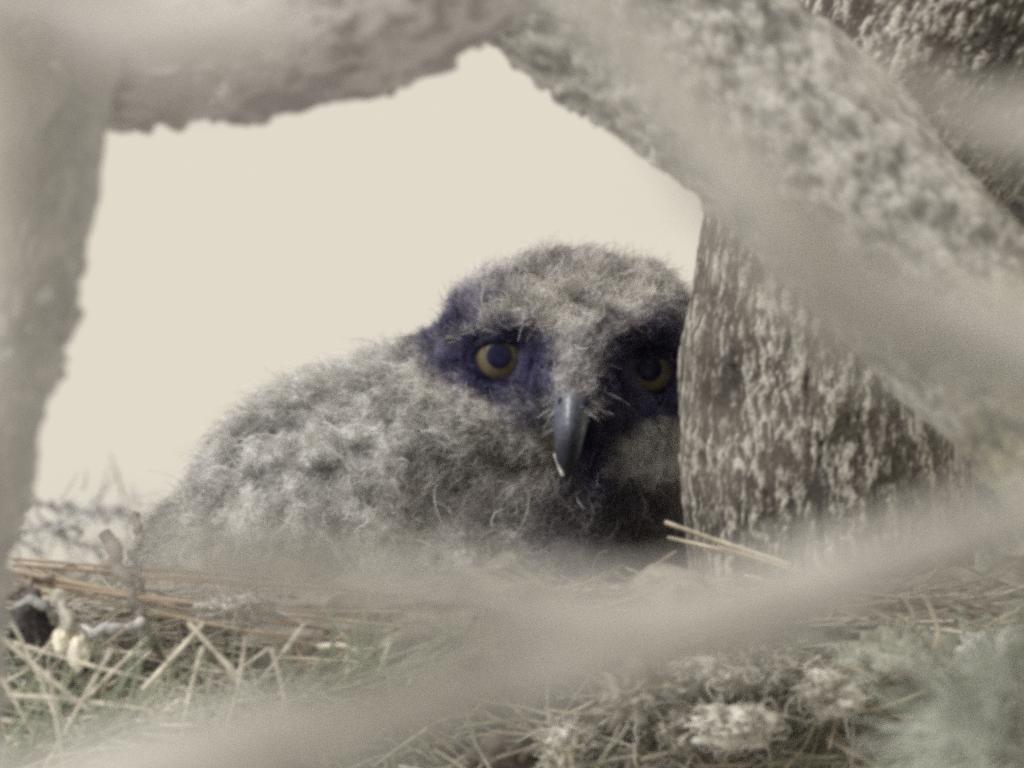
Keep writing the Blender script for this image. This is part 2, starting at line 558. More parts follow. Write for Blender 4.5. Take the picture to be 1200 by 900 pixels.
HEADY = 0.048
blobs = [sph(664, 428, HEADY, 146, 0.048, 118),          # head
         sph(664, 465, HEADY - .006, 138, 0.042, 100),   # face
         sph(670, 560, HEADY + .03, 150, 0.062, 130),    # neck and breast
         sph(640, 690, HEADY + .05, 190, 0.085, 150),    # belly
         sph(430, 640, HEADY + .085, 205, 0.095, 195),   # back and wing
         sph(390, 555, HEADY + .07, 92, 0.06, 105),      # wing shoulder
         sph(280, 690, HEADY + .08, 110, 0.07, 110),     # wing tip
         sph(520, 520, HEADY + .06, 110, 0.065, 95),
         sph(470, 492, HEADY + .065, 80, 0.055, 64),
         sph(604, 388, HEADY + .004, 62, 0.034, 60),
         sph(734, 384, HEADY + .004, 66, 0.034, 62),
         sph(512, 446, HEADY + .026, 34, 0.035, 46)]     # side of the neck
import bmesh
bm = bmesh.new()
for c, r in blobs:
    ret = bmesh.ops.create_icosphere(bm, subdivisions=4, radius=1)
    for v in ret['verts']:
        v.co = Vector(np.array(v.co) * r + c - OB)
me = bpy.data.meshes.new('body')
bm.to_mesh(me); bm.free()
tmp = bpy.data.objects.new('tmp', me)
COL.objects.link(tmp)
md = tmp.modifiers.new('r', 'REMESH'); md.mode = 'VOXEL'; md.voxel_size = 0.0026
ms_ = tmp.modifiers.new('s', 'SMOOTH'); ms_.iterations = 14; ms_.factor = 0.6
dg = bpy.context.evaluated_depsgraph_get()
body_me = bpy.data.meshes.new_from_object(tmp.evaluated_get(dg))
bpy.data.objects.remove(tmp)
body_me.name = 'body'
nv = len(body_me.vertices)
BV = np.empty(nv * 3, dtype=np.float32); body_me.vertices.foreach_get('co', BV); BV = BV.reshape(-1, 3).astype(float)
EYES = [(585, 419, -0.02), (761, 434, -0.02)]


def ell(u, v, cu, cv, ru, rv, soft=0.35, rot=0.0):
    a = math.radians(rot)
    du, dv = u - cu, v - cv
    x = (du * math.cos(a) + dv * math.sin(a)) / ru
    y = (-du * math.sin(a) + dv * math.cos(a)) / rv
    return sstep(1 + soft, 1 - soft, np.hypot(x, y))


def plumage(P, jit=0):
    """colour, down length, at world positions on the owl (plumage pattern with some light, shade and lens tint painted in)"""
    u, v = uv_of(P)
    if jit:
        u = u + RNG.normal(size=len(u)) * jit
        v = v + RNG.normal(size=len(u)) * jit
    q = P / 0.0095
    n1 = fbm(q, 3, 3)
    n2 = fbm(P / 0.0038, 2, 13)
    n3 = fbm(P / 0.03, 2, 23)
    c = lerp((0.68, 0.66, 0.625), (0.24, 0.23, 0.22), sstep(0.42, 0.62, 0.6 * n1 + 0.4 * n2))
    c = lerp(c, (0.62, 0.60, 0.56), 0.5 * ell(u, v, 560, 480, 110, 50, .5, 25))
    # darker barred breast
    dk = ell(u, v, 640, 570, 190, 85, .5, -8)
    c = lerp(c, lerp((0.38, 0.35, 0.325), (0.13, 0.115, 0.105), sstep(0.38, 0.6, n1)), dk * 0.85)
    c = lerp(c, (0.19, 0.172, 0.19), 0.85 * ell(u, v, 735, 615, 100, 90, .5))  # purplish shade painted over the right of the breast
    L = np.full(len(u), 0.0068)
    head = ell(u, v, 665, 415, 185, 150, .12)
    hc = lerp((0.70, 0.66, 0.61), (0.22, 0.20, 0.21), sstep(0.44, 0.62, 0.5 * n1 + 0.5 * n2))
    hc = lerp(hc, (0.80, 0.755, 0.69), 0.7 * ell(u, v, 680, 310, 130, 55, .5) * sstep(0.6, 0.4, n1))  # crown top lightened, painting in light from above
    c = lerp(c, hc, head * sstep(500, 440, v))
    L = L * (1 - head) + 0.0054 * head
    # bluish crown patch
    c = lerp(c, (0.13, 0.12, 0.20), 0.75 * ell(u, v, 548, 345, 42, 48, .5) * sstep(.3, .55, n1))
    # dark facial discs, tinted navy to imitate purple lens fringing
    face = np.maximum(ell(u, v, 588, 424, 80, 56, .22, 12), ell(u, v, 768, 442, 74, 66, .2))
    face = np.maximum(face, 0.85 * ell(u, v, 525, 400, 34, 42, .4))
    face = np.maximum(face, 0.9 * ell(u, v, 715, 510, 55, 65, .4))  # shade on the right of the face painted in beside the beak
    face = np.maximum(face, 0.75 * ell(u, v, 615, 478, 45, 32, .5))
    c = lerp(c, (0.058, 0.054, 0.135), face * (0.82 + 0.18 * n2))
    L = L * (1 - face) + 0.0034 * face
    fm = ell(u, v, 672, 450, 165, 95, .15)
    L = np.where(fm > 0, np.minimum(L, 0.0038 + 0.0055 * (1 - fm)), L)
    # pale bridge above the beak, brow, cheek, ruff edge
    c = lerp(c, (0.50, 0.48, 0.48), 0.95 * ell(u, v, 674, 432, 26, 48, .3))
    c = lerp(c, (0.52, 0.49, 0.47), 0.85 * ell(u, v, 560, 386, 30, 9, .4, -14))
    c = lerp(c, (0.85, 0.83, 0.82), 0.95 * ell(u, v, 765, 525, 52, 30, .4, -20))
    c = lerp(c, (0.30, 0.28, 0.26), 0.7 * ell(u, v, 600, 470, 50, 9, .5, 8) * sstep(.4, .6, n2))
    c = lerp(c, (0.62, 0.59, 0.55), 0.8 * ell(u, v, 560, 480, 95, 15, .5, 33))
    c = lerp(c, (0.55, 0.51, 0.46), 0.7 * ell(u, v, 520, 330, 16, 40, .5, 10))
    # cere around the beak root stays short
    ce = ell(u, v, 672, 470, 45, 40, .3)
    L = L * (1 - ce) + 0.003 * ce
    return c, L


# press eye hollows and keep the bridge forward
W = BV + OB
u, v = uv_of(W)
front = W[:, 1] < HEADY + 0.01
for (eu, ev, _) in EYES:
    W[:, 1] += np.where(front, 0.010 * ell(u, v, eu, ev, 44, 40, .6), 0)
W[:, 1] -= np.where(front, 0.010 * ell(u, v, 674, 455, 30, 62, .6), 0)
W[:, 1] -= np.where(front, 0.007 * np.maximum(ell(u, v, 575, 372, 60, 18, .6, -8), ell(u, v, 765, 378, 60, 18, .6, 5)), 0)
BV = W - OB
body_me.vertices.foreach_set('co', BV.astype(np.float32).ravel())
body_me.update()
col, _ = plumage(W)
ca = body_me.color_attributes.new('Col', 'FLOAT_COLOR', 'POINT')
cc = np.ones((nv, 4), dtype=np.float32); cc[:, :3] = col * 0.8
ca.data.foreach_set('color', cc.ravel())
body_me.polygons.foreach_set('use_smooth', np.ones(len(body_me.polygons), dtype=bool))
link('body', body_me, M_SKIN, owl)

# down: tufts of curved barbs rooted on the body
body_me.calc_loop_triangles()
nt_ = len(body_me.loop_triangles)
TI = np.empty(nt_ * 3, dtype=np.int32); body_me.loop_triangles.foreach_get('vertices', TI); TI = TI.reshape(-1, 3)
A_, B_, C_ = W[TI[:, 0]], W[TI[:, 1]], W[TI[:, 2]]
NRM = np.cross(B_ - A_, C_ - A_)
AR = np.linalg.norm(NRM, axis=1) / 2
NRM /= (2 * AR[:, None] + 1e-12)
cen = (A_ + B_ + C_) / 3
fu, fv = uv_of(cen)
wgt = AR * np.where(NRM[:, 1] < 0.35, 1.0, 0.3) * (1 + 1.6 * ell(fu, fv, 668, 420, 190, 170, .3))
NT = 20000
ti = RNG.choice(nt_, NT, p=wgt / wgt.sum())
r1, r2 = np.sqrt(RNG.random(NT)), RNG.random(NT)
ROOT = A_[ti] * (1 - r1)[:, None] + B_[ti] * (r1 * (1 - r2))[:, None] + C_[ti] * (r1 * r2)[:, None]
NN = NRM[ti]
ru, rv_ = uv_of(ROOT)
keep = np.ones(NT, bool)
for (eu, ev, _) in EYES:
    keep &= ~((np.hypot((ru - eu) / 31, (rv_ - ev) / 27) < 1) & (NN[:, 1] < 0))
keep &= ~((np.abs(ru - 668) < 17) & (rv_ > 466) & (rv_ < 545) & (NN[:, 1] < 0))
ROOT, NN, ru, rv_ = ROOT[keep], NN[keep], ru[keep], rv_[keep]
NT = len(ROOT)
tc_, tl = plumage(ROOT, 4)
beakp = at(670, 470, HEADY - 0.05)
away = ROOT - beakp
away /= np.linalg.norm(away, axis=1)[:, None]
hm = ell(ru, rv_, 668, 415, 190, 150, .2)[:, None]
flow = hm * away + (1 - hm) * np.array([-0.35, 0.15, -0.75])
flow = flow - NN * (flow * NN).sum(1)[:, None]
flow /= np.linalg.norm(flow, axis=1)[:, None] + 1e-9
tuft_dir = 0.55 * NN + 0.60 * flow + 0.40 * RNG.normal(size=(NT, 3))
tuft_bend = 0.35 * flow + 0.38 * RNG.normal(size=(NT, 3))
tone = np.exp(RNG.normal(size=(NT, 1)) * 0.30 + 1.6 * (fbm(ROOT / 0.006, 2, 88) - .5)[:, None])
K = 7
rep = lambda a: np.repeat(a, K, 0)
n = NT * K
D = rep(tuft_dir) + 0.24 * RNG.normal(size=(n, 3))
D /= np.linalg.norm(D, axis=1)[:, None]
BN = rep(tuft_bend) + 0.22 * RNG.normal(size=(n, 3))
Lh = rep(tl * RNG.uniform(.75, 1.15, NT)) * RNG.uniform(0.6, 1.1, n)
cb = rep(tc_ * tone)
V, F, C = strands(rep(ROOT) + RNG.normal(size=(n, 3)) * 0.0006, D, BN, Lh, RNG.uniform(0.00025, 0.00045, n), cb * 0.75, np.minimum(cb * 1.3, 0.9), 6, curl=0.40)
link_at('down_feathers', mesh_from('down_feathers', V, F, C), M_DOWN, owl, OB, kind='stuff')

# paler loose curls standing out of the down
n = 550
si = RNG.choice(NT, n, p=(tl > 0.006) / (tl > 0.006).sum())
D = tuft_dir[si] + RNG.normal(size=(n, 3)) * .4
D /= np.linalg.norm(D, axis=1)[:, None]
cl = np.minimum(tc_[si] * 1.5 + .08, .85)
V, F, C = strands(ROOT[si] + NN[si] * .002, D, tuft_bend[si] * 1.6, tl[si] * RNG.uniform(.9, 1.35, n), RNG.uniform(.0005, .0008, n), cl, cl, 7, curl=.25)
link_at('loose_curls', mesh_from('loose_curls', V, F, C), M_DOWN, owl, OB, kind='stuff')

# eyes
for (eu, ev, ey) in EYES:
    c0 = at(eu, ev, 0.0)
    dist = np.hypot(W[:, 0] - c0[0], W[:, 2] - c0[2]) + np.where(W[:, 1] > HEADY, 9, 0)
    ysurf = W[np.argsort(dist)[:8], 1].mean()
    R = 0.0125
    ec = at(eu, ev, ysurf + (0.0062 if eu < 650 else 0.0085))  # right eye set deeper so it falls into shade

    def cap(rad, a0, a1, nseg=40, nring=12, cx=0, cz=0):
        aa = np.linspace(a0, a1, nring)
        th = np.linspace(0, 2 * math.pi, nseg, endpoint=False)
        V = np.stack([np.sin(aa)[:, None] * np.cos(th)[None], -np.cos(aa)[:, None] + 0 * th[None], np.sin(aa)[:, None] * np.sin(th)[None]], -1).reshape(-1, 3) * rad
        return V + ec, tube_faces(nring, nseg)
    ball = link_at('eye', mesh_from('eye', *cap(R, 0.001, math.pi - 0.001, 40, 24)), M_EYE, owl, OB)
    iv, if_ = cap(R + 0.0003, 0.30, 0.80, 72, 14)
    k = np.repeat(np.linspace(0, 1, 14), 72)
    ang = np.tile(np.linspace(0, 1, 72, endpoint=False), 14)
    fl = fbm(np.stack([np.cos(ang * 6.283) * 9, np.sin(ang * 6.283) * 9, k * 2], 1), 3, 6)
    ic = lerp((0.065, 0.056, 0.036), (0.135, 0.112, 0.07), sstep(0, .35, k)) * (0.65 + .7 * fl)[:, None]
    ic = lerp(ic, (0.045, 0.04, 0.045), sstep(.68, 1, k))
    link_at('iris', mesh_from('iris', iv, if_, ic), M_IRIS, ball, OB)
    link_at('pupil', mesh_from('pupil', *cap(R + 0.0005, 0.001, 0.385)), M_PUPIL, ball, OB)
    # bristles round the eye
    k = 420
    an = RNG.uniform(0, 2 * math.pi, k); rr_ = RNG.uniform(.92, 1.15, k) * R
    upw = np.clip(np.sin(an), 0, 1)
    ro = np.stack([np.cos(an) * rr_, -0.0085 - 0.002 * upw + 0 * an, np.sin(an) * rr_ * (.9 - .1 * upw)], 1) + ec
    dd = np.stack([np.cos(an), -0.5 + 0 * an, np.sin(an) * .9], 1) + RNG.normal(size=(k, 3)) * .5
    dd /= np.linalg.norm(dd, axis=1)[:, None]
    kc = lerp((0.05, 0.047, 0.115), (0.11, 0.105, 0.18), RNG.random(k))
    link_at('lashes', mesh_from('lashes', *strands(ro, dd, RNG.normal(size=(k, 3)) * .3, RNG.uniform(.003, .0065, k), np.full(k, .0005), kc, kc * 1.2, 5, curl=.2)), M_DOWN, owl, OB, kind='stuff')
    # brow bristles hanging over the eye
    k = 260
    q = RNG.uniform(-1, 1, k)
    ro = np.stack([q * R * 1.15, -0.0105 + 0.004 * q ** 2, R * (.80 - .25 * q ** 2) + RNG.normal(size=k) * .001], 1) + ec
    dd = np.stack([q * .35, -0.28 + 0 * q, -1 + 0 * q], 1) + RNG.normal(size=(k, 3)) * .28
    dd /= np.linalg.norm(dd, axis=1)[:, None]
    kc = lerp((0.035, 0.032, 0.07), (0.11, 0.10, 0.14), RNG.random(k) ** 2)
    ll = RNG.uniform(.003, .0062, k) if eu < 650 else RNG.uniform(.006, .012, k)  # right brow lengthened to shade that eye
    link_at('brow', mesh_from('brow', *strands(ro, dd, RNG.normal(size=(k, 3)) * .25, ll, np.full(k, .0006), kc, kc * 1.1, 5, curl=.15)), M_DOWN, owl, OB, kind='stuff')
    # upper lid: a hooded rim just above the iris
    th = np.linspace(math.radians(12), math.radians(168), 18)
    lid = np.stack([np.cos(th) * R * 0.86, -np.sqrt(np.maximum(R ** 2 - (np.cos(th) * R * 0.86) ** 2 - (np.sin(th) * R * 0.62) ** 2, 0)) - 0.0012, np.sin(th) * R * 0.50 + 0.0006], -1) + ec
    link_at('eyelid', mesh_from('eyelid', *twig_geo(lid, 0.0022, 0.0022, (0.026, 0.024, 0.045), 3, 8, 0.3)), M_SKIN, owl, OB)

# beak: hooked loft from the bridge down to the tip
yf = HEADY - 0.047
bp = catmull(np.array([at(674, 432, yf + .004), at(673, 452, yf - .004), at(671, 472, yf - .0105), at(669, 498, yf - .0145), at(666, 524, yf - .0145), at(664, 545, yf - .011), at(663, 562, yf - .005)]), 8)
nb = len(bp)
tt = np.linspace(0, 1, nb)
bw = np.interp(tt, [0, .18, .35, .55, .75, .9, 1], [0.0052, 0.0072, 0.0072, 0.0060, 0.0046, 0.0028, 0.0008])
bw *= 1.04
bd = np.interp(tt, [0, .18, .35, .55, .75, .9, 1], [0.004, 0.006, 0.0078, 0.0082, 0.006, 0.0034, 0.0008])
T, N, B = frames(bp)
th = np.linspace(0, 2 * math.pi, 28, endpoint=False)
side = np.array([1.0, 0, 0])
fwd = np.cross(T, side); fwd /= np.linalg.norm(fwd, axis=1)[:, None]
fwd *= np.sign(-fwd[:, 1:2])
sq = np.sign(np.sin(th)) * np.abs(np.sin(th)) ** 1.0
wid = np.cos(th) * np.where(np.sin(th) > 0, 1 - 0.30 * np.sin(th) ** 2, 1.0)
BP = (bp[:, None] + side[None, None] * (wid[None, :, None] * bw[:, None, None]) + fwd[:, None] * (np.where(sq > 0, sq, sq * 1.1)[None, :, None] * bd[:, None, None])).reshape(-1, 3)
bu, bv_ = uv_of(BP)
bc = lerp((0.17, 0.165, 0.17), (0.085, 0.095, 0.125), sstep(455, 480, bv_))  # pale blue highlight painted into the upper beak colour
bc = lerp(bc, (0.032, 0.034, 0.046), sstep(490, 530, bv_))
bc = bc * (0.7 + 0.6 * fbm(BP / np.array([0.0012, 0.0012, 0.008]), 3, 2))[:, None]
beak = link_at('beak', mesh_from('beak', BP, tube_faces(nb, 28), bc), M_BEAK, owl, OB)
for sgn, (nu, nvv) in ((-1, (657, 471)), (1, (686, 472))):
    p = at(nu, nvv, yf - 0.0158)
    bmn = bmesh.new()
    bmesh.ops.create_icosphere(bmn, subdivisions=2, radius=1)
    for vv in bmn.verts:
        vv.co = Vector(np.array(vv.co) * np.array([0.0013, 0.0014, 0.0021]) + p - OB)
    mm = bpy.data.meshes.new('nostril'); bmn.to_mesh(mm); bmn.free()
    link('nostril', mm, M_EYE, beak)
# pale fuzz over the beak root
n = 1500
fu_ = RNG.normal(674, 11.5, n); fvv = RNG.uniform(418, 484, n)
fr = np.array([at(a, b, yf - 0.004 - 0.009 * max(0, (b - 430) / 40) + 0.00016 * abs(a - 674) * 1.6) for a, b in zip(fu_, fvv)])
Df = np.stack([(fu_ - 674) / 40 + RNG.normal(size=n) * .3, np.full(n, -0.5), RNG.normal(size=n) * .4 - .35], 1)
Df /= np.linalg.norm(Df, axis=1)[:, None]
cf = np.array([(0.50, 0.48, 0.48)]) * np.exp(RNG.normal(size=(n, 1)) * .3)
link_at('bristles', mesh_from('bristles', *strands(fr, Df, RNG.normal(size=(n, 3)) * .25, RNG.uniform(.003, .007, n), np.full(n, .0005), cf * .8, cf * 1.3, 4)), M_DOWN, owl, OB, kind='stuff')
# a pale shred along the gape
for a, b, c_, r in (((650, 532, yf - .0125), (654, 542, yf - .0135), (660, 557, yf - .0125), .0008),):
    link_at('food_shred', mesh_from('food_shred', *twig_geo(np.array([at(*a), at(*b), at(*c_)]), r * .7, r, (0.75, 0.72, 0.66), 8, 8, 0.4)), M_LUMP, owl, OB)


# ------------------------------------------------------------------ the nest
NC = at(600, 806, 0.06)
NB = np.array([NC[0], NC[1], NC[2] - 0.11])
nest = empty('owl_nest', NB, 'loose nest of dry pine needles, twigs and moss under the owl', 'nest')
RM, Rm = 0.28, 0.062
na, nb2 = 360, 110
ph = np.linspace(0, 2 * math.pi, na, endpoint=False)
ps = np.linspace(0, 2 * math.pi, nb2, endpoint=False)
PH, PS = np.meshgrid(ph, ps, indexing='ij')
rr = RM + Rm * np.cos(PS)
TV = np.stack([rr * np.cos(PH) * 1.15, rr * np.sin(PH), Rm * 0.85 * np.sin(PS) - 0.022], -1).reshape(-1, 3) + NC
nn = fbm(TV / 0.03, 4, 71) - 0.5
nd = np.stack([np.cos(PS) * np.cos(PH), np.cos(PS) * np.sin(PH), np.sin(PS)], -1).reshape(-1, 3)
TV = TV + nd * (nn * 0.035)[:, None]
tcn = lerp((0.07, 0.063, 0.05), (0.26, 0.24, 0.20), sstep(.35, .65, fbm(TV / 0.008, 3, 72)))
i = np.arange(na)[:, None]; j = np.arange(nb2)[None]
TF = np.stack([i * nb2 + j, ((i + 1) % na) * nb2 + j, ((i + 1) % na) * nb2 + (j + 1) % nb2, i * nb2 + (j + 1) % nb2], -1).reshape(-1, 4)
link_at('nest_rim', mesh_from('nest_rim', TV, TF, tcn), M_LUMP, nest, NB)
# bowl floor
fr_ = np.linspace(0.0, 1, 30); fa = np.linspace(0, 2 * math.pi, 90, endpoint=False)
FV = np.stack([fr_[:, None] * np.cos(fa)[None] * (RM * 1.15), fr_[:, None] * np.sin(fa)[None] * RM, -0.045 + 0 * fr_[:, None] * fa[None]], -1).reshape(-1, 3) + NC
FV[:, 2] += (fbm(FV / 0.03, 3, 9) - .5) * 0.03
link_at('nest_floor', mesh_from('nest_floor', FV, tube_faces(30, 90), np.tile((0.09, 0.08, 0.06), (len(FV), 1))), M_LUMP, nest, NB)

# litter woven over the front of the rim
def front_pt(n, u0=-80, u1=1280, v0=690, v1=930):
    u = RNG.uniform(u0, u1, n); v = RNG.uniform(v0, v1, n)
    h = np.clip((v - 690) / 200, 0, 1.2)
    y = -0.20 - 0.09 * np.sqrt(np.clip(h, 0, 1)) + RNG.uniform(-0.02, 0.02, n)
    return np.array([at(a, b, c) for a, b, c in zip(u, v, y)]), u, v


TAN = [(0.48, 0.43, 0.35), (0.40, 0.33, 0.25), (0.36, 0.33, 0.29), (0.58, 0.53, 0.46), (0.25, 0.22, 0.18)]
GRS = [(0.29, 0.30, 0.23), (0.35, 0.355, 0.28), (0.22, 0.235, 0.17), (0.46, 0.44, 0.37)]
n = 4000
P, pu, pv = front_pt(n)
P2, pu2, pv2 = front_pt(900, 100, 900, 690, 725)
P3, pu3, pv3 = front_pt(700, -40, 480, 720, 900)
P[-1600:], pu[-1600:], pv[-1600:] = np.vstack([P2, P3]), np.r_[pu2, pu3], np.r_[pv2, pv3]
ang = RNG.normal(0, 0.85, n)
ang[-1600:-700] *= 0.22
ang *= np.where(pv < 785, 0.3, 1.0)
D = np.stack([np.cos(ang) * np.sign(RNG.random(n) - .5), RNG.normal(0, .25, n), np.sin(ang)], 1)
D /= np.linalg.norm(D, axis=1)[:, None]
L = RNG.uniform(0.015, 0.06, n)
gl = (RNG.random(n) < np.where(pu < 480, 0.62, 0.30) * sstep(730, 790, pv))
cs = np.where(gl[:, None], np.asarray(GRS)[RNG.integers(0, 4, n)], np.asarray(TAN)[RNG.integers(0, 5, n)]) * RNG.uniform(.75, 1.25, (n, 1))
link_at('needle_litter', mesh_from('needle_litter', *strands(P - D * L[:, None] / 2, D, RNG.normal(size=(n, 3)) * .12, L, RNG.uniform(.0009, .002, n), cs, cs, 5, False, 4)), M_NEEDLE, nest, NB, kind='stuff')

# needles one can follow with the eye (parts of the nest)
def needle(name, pts, wpx, col, parent, base, **kw):
    p = np.array([at(*q) for q in pts])
    if len(p) == 2:
        mid = (p[0] + p[1]) / 2 + RNG.normal(size=3) * 0.0015
        p = np.array([p[0], mid, p[1]])
    return link_at(name, mesh_from(name, *twig_geo(p, wpx * PX / 2, wpx * PX * 0.32, col, random.randint(0, 999), 7, 0.12)), M_NEEDLE, parent, base, **kw)


brown = [((15, 662, -.27), (150, 672, -.275), (400, 692, -.28), (560, 712, -.27), 5, (0.34, 0.25, 0.17)),
         ((10, 668, -.272), (180, 700, -.285), (420, 730, -.285), (575, 746, -.275), 6, (0.41, 0.32, 0.23)),
         ((30, 676, -.27), (200, 712, -.28), (390, 738, -.28), (520, 742, -.275), 5, (0.30, 0.20, 0.12)),
         ((20, 680, -.275), (160, 700, -.29), (330, 716, -.29), (470, 718, -.28), 5, (0.37, 0.28, 0.20)),
         ((90, 668, -.27), (250, 684, -.285), (380, 690, -.285), (500, 700, -.28), 4, (0.32, 0.22, 0.14)),
         ((60, 688, -.28), (220, 726, -.29), (340, 750, -.29), (450, 778, -.28), 5, (0.42, 0.33, 0.23)),
         ((140, 700, -.28), (260, 734, -.29), (340, 745, -.29), (440, 750, -.28), 4, (0.38, 0.29, 0.19)),
         ((15, 655, -.265), (130, 664, -.27), (300, 676, -.27), (430, 690, -.27), 4, (0.34, 0.26, 0.18)),
         ((100, 690, -.28), (210, 705, -.29), (300, 722, -.29), (400, 742, -.28), 4, (0.28, 0.19, 0.12))]
for q in brown:
    needle('pine_needle', q[:4], q[4], q[5], nest, NB)
straw = [((-20, 815), (140, 828), 7), ((-20, 842), (210, 862), 7), ((0, 745), (175, 885), 7), ((-10, 770), (70, 905), 6), ((20, 742), (60, 830), 6), ((40, 760), (190, 800), 5),
         ((60, 800), (75, 905), 5), ((85, 850), (120, 910), 6), ((235, 770), (215, 850), 6), ((262, 775), (300, 830), 5), ((250, 790), (244, 860), 5), ((285, 760), (262, 852), 5), ((230, 742), (290, 820), 6),
         ((320, 770), (332, 840), 6), ((455, 760), (430, 830), 7), ((0, 880), (110, 838), 5), ((120, 780), (50, 900), 5), ((175, 800), (228, 742), 7), ((350, 740), (300, 800), 5), ((380, 760), (430, 775), 6),
         ((0, 800), (50, 760), 5), ((150, 840), (240, 845), 6), ((30, 870), (180, 905), 6), ((100, 820), (160, 760), 5), ((405, 770), (395, 850), 5)]
for a, b, wd in straw:
    yy = -0.40 + random.uniform(-.06, .04)
    k = random.uniform(.8, 1.15)
    needle('pine_needle', [(a[0] - .15 * (b[0] - a[0]), a[1] - .15 * (b[1] - a[1]), yy), (b[0] + .2 * (b[0] - a[0]), b[1] + .2 * (b[1] - a[1]), yy - .006)], wd * .95, (0.58 * k, 0.53 * k, 0.44 * k), nest, NB)
rs = [((1060, 700), (1075, 760), 6), ((1085, 700), (1095, 760), 8), ((1050, 720), (1080, 765), 5), ((1195, 715), (1130, 760), 7), ((1120, 815), (1220, 850), 8), ((1140, 840), (1215, 828), 5), ((750, 890), (870, 876), 6), ((805, 875), (905, 870), 5), ((870, 845), (925, 820), 5),
      ((560, 862), (650, 856), 6), ((650, 856), (672, 884), 8), ((700, 900), (735, 830), 8), ((715, 890), (760, 850), 7), ((745, 870), (752, 905), 6), ((640, 830), (645, 860), 4), ((920, 900), (960, 835), 6), ((985, 905), (1020, 850), 5), ((870, 800), (920, 850), 6), ((905, 790), (880, 840), 6), ((700, 850), (690, 800), 5),
      ((1040, 880), (1100, 840), 5), ((1150, 900), (1180, 850), 5), ((1090, 905), (1140, 870), 5), ((800, 905), (830, 860), 5), ((860, 780), (830, 800), 5), ((980, 780), (1030, 800), 5), ((1130, 740), (1180, 780), 5)]
for a, b, wd in rs:
    yy = -0.30 + random.uniform(-.015, .01)
    k = random.uniform(.75, 1.15)
    needle('pine_needle', [(*a, yy), (*b, yy - .004)], wd * .8, (0.44 * k, 0.38 * k, 0.29 * k), nest, NB)
for _ in range(90):
    u = random.uniform(-10, 1210); v = random.uniform(770, 900); a = random.gauss(0, .8); l = random.uniform(40, 120)
    k = random.uniform(.6, 1.15); yy = -0.30 + random.uniform(-.02, .008)
    base_c = (0.40, 0.35, 0.26) if random.random() < .6 else (0.24, 0.25, 0.16)
    needle('pine_needle', [(u, v, yy), (u + l * math.cos(a), v + l * math.sin(a) * .8, yy - .004)], random.uniform(3, 5.5), tuple(k * x for x in base_c), nest, NB)

# bare twigs of the nest
sticks = [((122, 625, -.27), (150, 690, -.29), (190, 770, -.28), 15, 9, (0.17, 0.15, 0.13)), ((160, 600, -.26), (162, 640, -.27), (168, 700, -.27), 10, 7, (0.20, 0.18, 0.16)),
          ((-5, 720, -.28), (18, 690, -.29), (60, 676, -.28), 12, 8, (0.20, 0.17, 0.14)), ((95, 742, -.29), (130, 738, -.3), (170, 730, -.29), 14, 11, (0.45, 0.43, 0.42)),
          ((570, 905, -.30), (650, 870, -.31), (720, 800, -.30), 11, 7, (0.17, 0.14, 0.11)), ((735, 905, -.30), (770, 850, -.31), (860, 800, -.30), 10, 6, (0.20, 0.17, 0.14)),
          ((1010, 905, -.29), (1050, 850, -.30), (1120, 800, -.3), 9, 6, (0.2, 0.18, 0.15)), ((880, 905, -.29), (960, 880, -.3), (1060, 885, -.3), 10, 8, (0.16, 0.14, 0.11))]
def gnarl(pts):
    p = catmull(pts, 6)
    p[1:-1] += RNG.normal(size=(len(p) - 2, 3)) * 0.0009
    return p


for k, (a, b, c_, w0, w1, colr) in enumerate(sticks):
    pts = np.array([at(*a), at(*b), at(*c_)])
    link_at('twig', mesh_from('twig', *twig_geo(gnarl(pts), w0 * PX / 2, w1 * PX / 2, colr, 300 + k, 14, 0.75)), M_BARK, nest, NB)


# pale crusts, lichen and remains lying on the nest: things of their own
def lump(name, u, v, y, ru, rv, ry, colA, colB, seed, label, cat, group=None, rough=0.55, fr=1.0):
    b = bmesh.new()
    bmesh.ops.create_icosphere(b, subdivisions=4, radius=1)
    V = np.array([q.co[:] for q in b.verts]); F = np.array([[q.index for q in f.verts] for f in b.faces]); b.free()
    nz = fbm(V * 1.6 * fr + seed * 3.1, 4, seed, .6) - .5
    nz2 = fbm(V * 4 * fr + seed, 3, seed + 3) - .5
    if cat == 'lichen':
        rough, nz2 = max(rough, .85), nz2 * 2.2
    V = V * (1 + rough * 1.8 * nz + rough * .6 * nz2)[:, None] * np.array([ru * PX * 1.12, ry, rv * PX * 1.15])
    c = lerp(colA, colB, sstep(.35, .65, fbm(V / .006 + seed, 3, seed + 8)))
    o = link(name, mesh_from(name, V, F, c), M_LUMP, label=label, cat=cat, group=group)
    o.location = at(u, v, y - (0.014 if cat == 'lichen' else 0))
    if cat == 'lichen':
        k = 170
        ii = RNG.integers(0, len(V), k)
        nd_ = V[ii] / np.linalg.norm(V[ii], axis=1)[:, None]
        nd_ = nd_ + RNG.normal(size=(k, 3)) * .6
        nd_ /= np.linalg.norm(nd_, axis=1)[:, None]
        cl = c[ii] * RNG.uniform(.7, 1.15, (k, 1))
        link('fibres', mesh_from('fibres', *strands(V[ii] * .95, nd_, RNG.normal(size=(k, 3)) * .5, RNG.uniform(.003, .007, k), np.full(k, .0012), cl * .8, cl, 6, False, 3, curl=.3)), M_LUMP, o, kind='stuff')
    return o


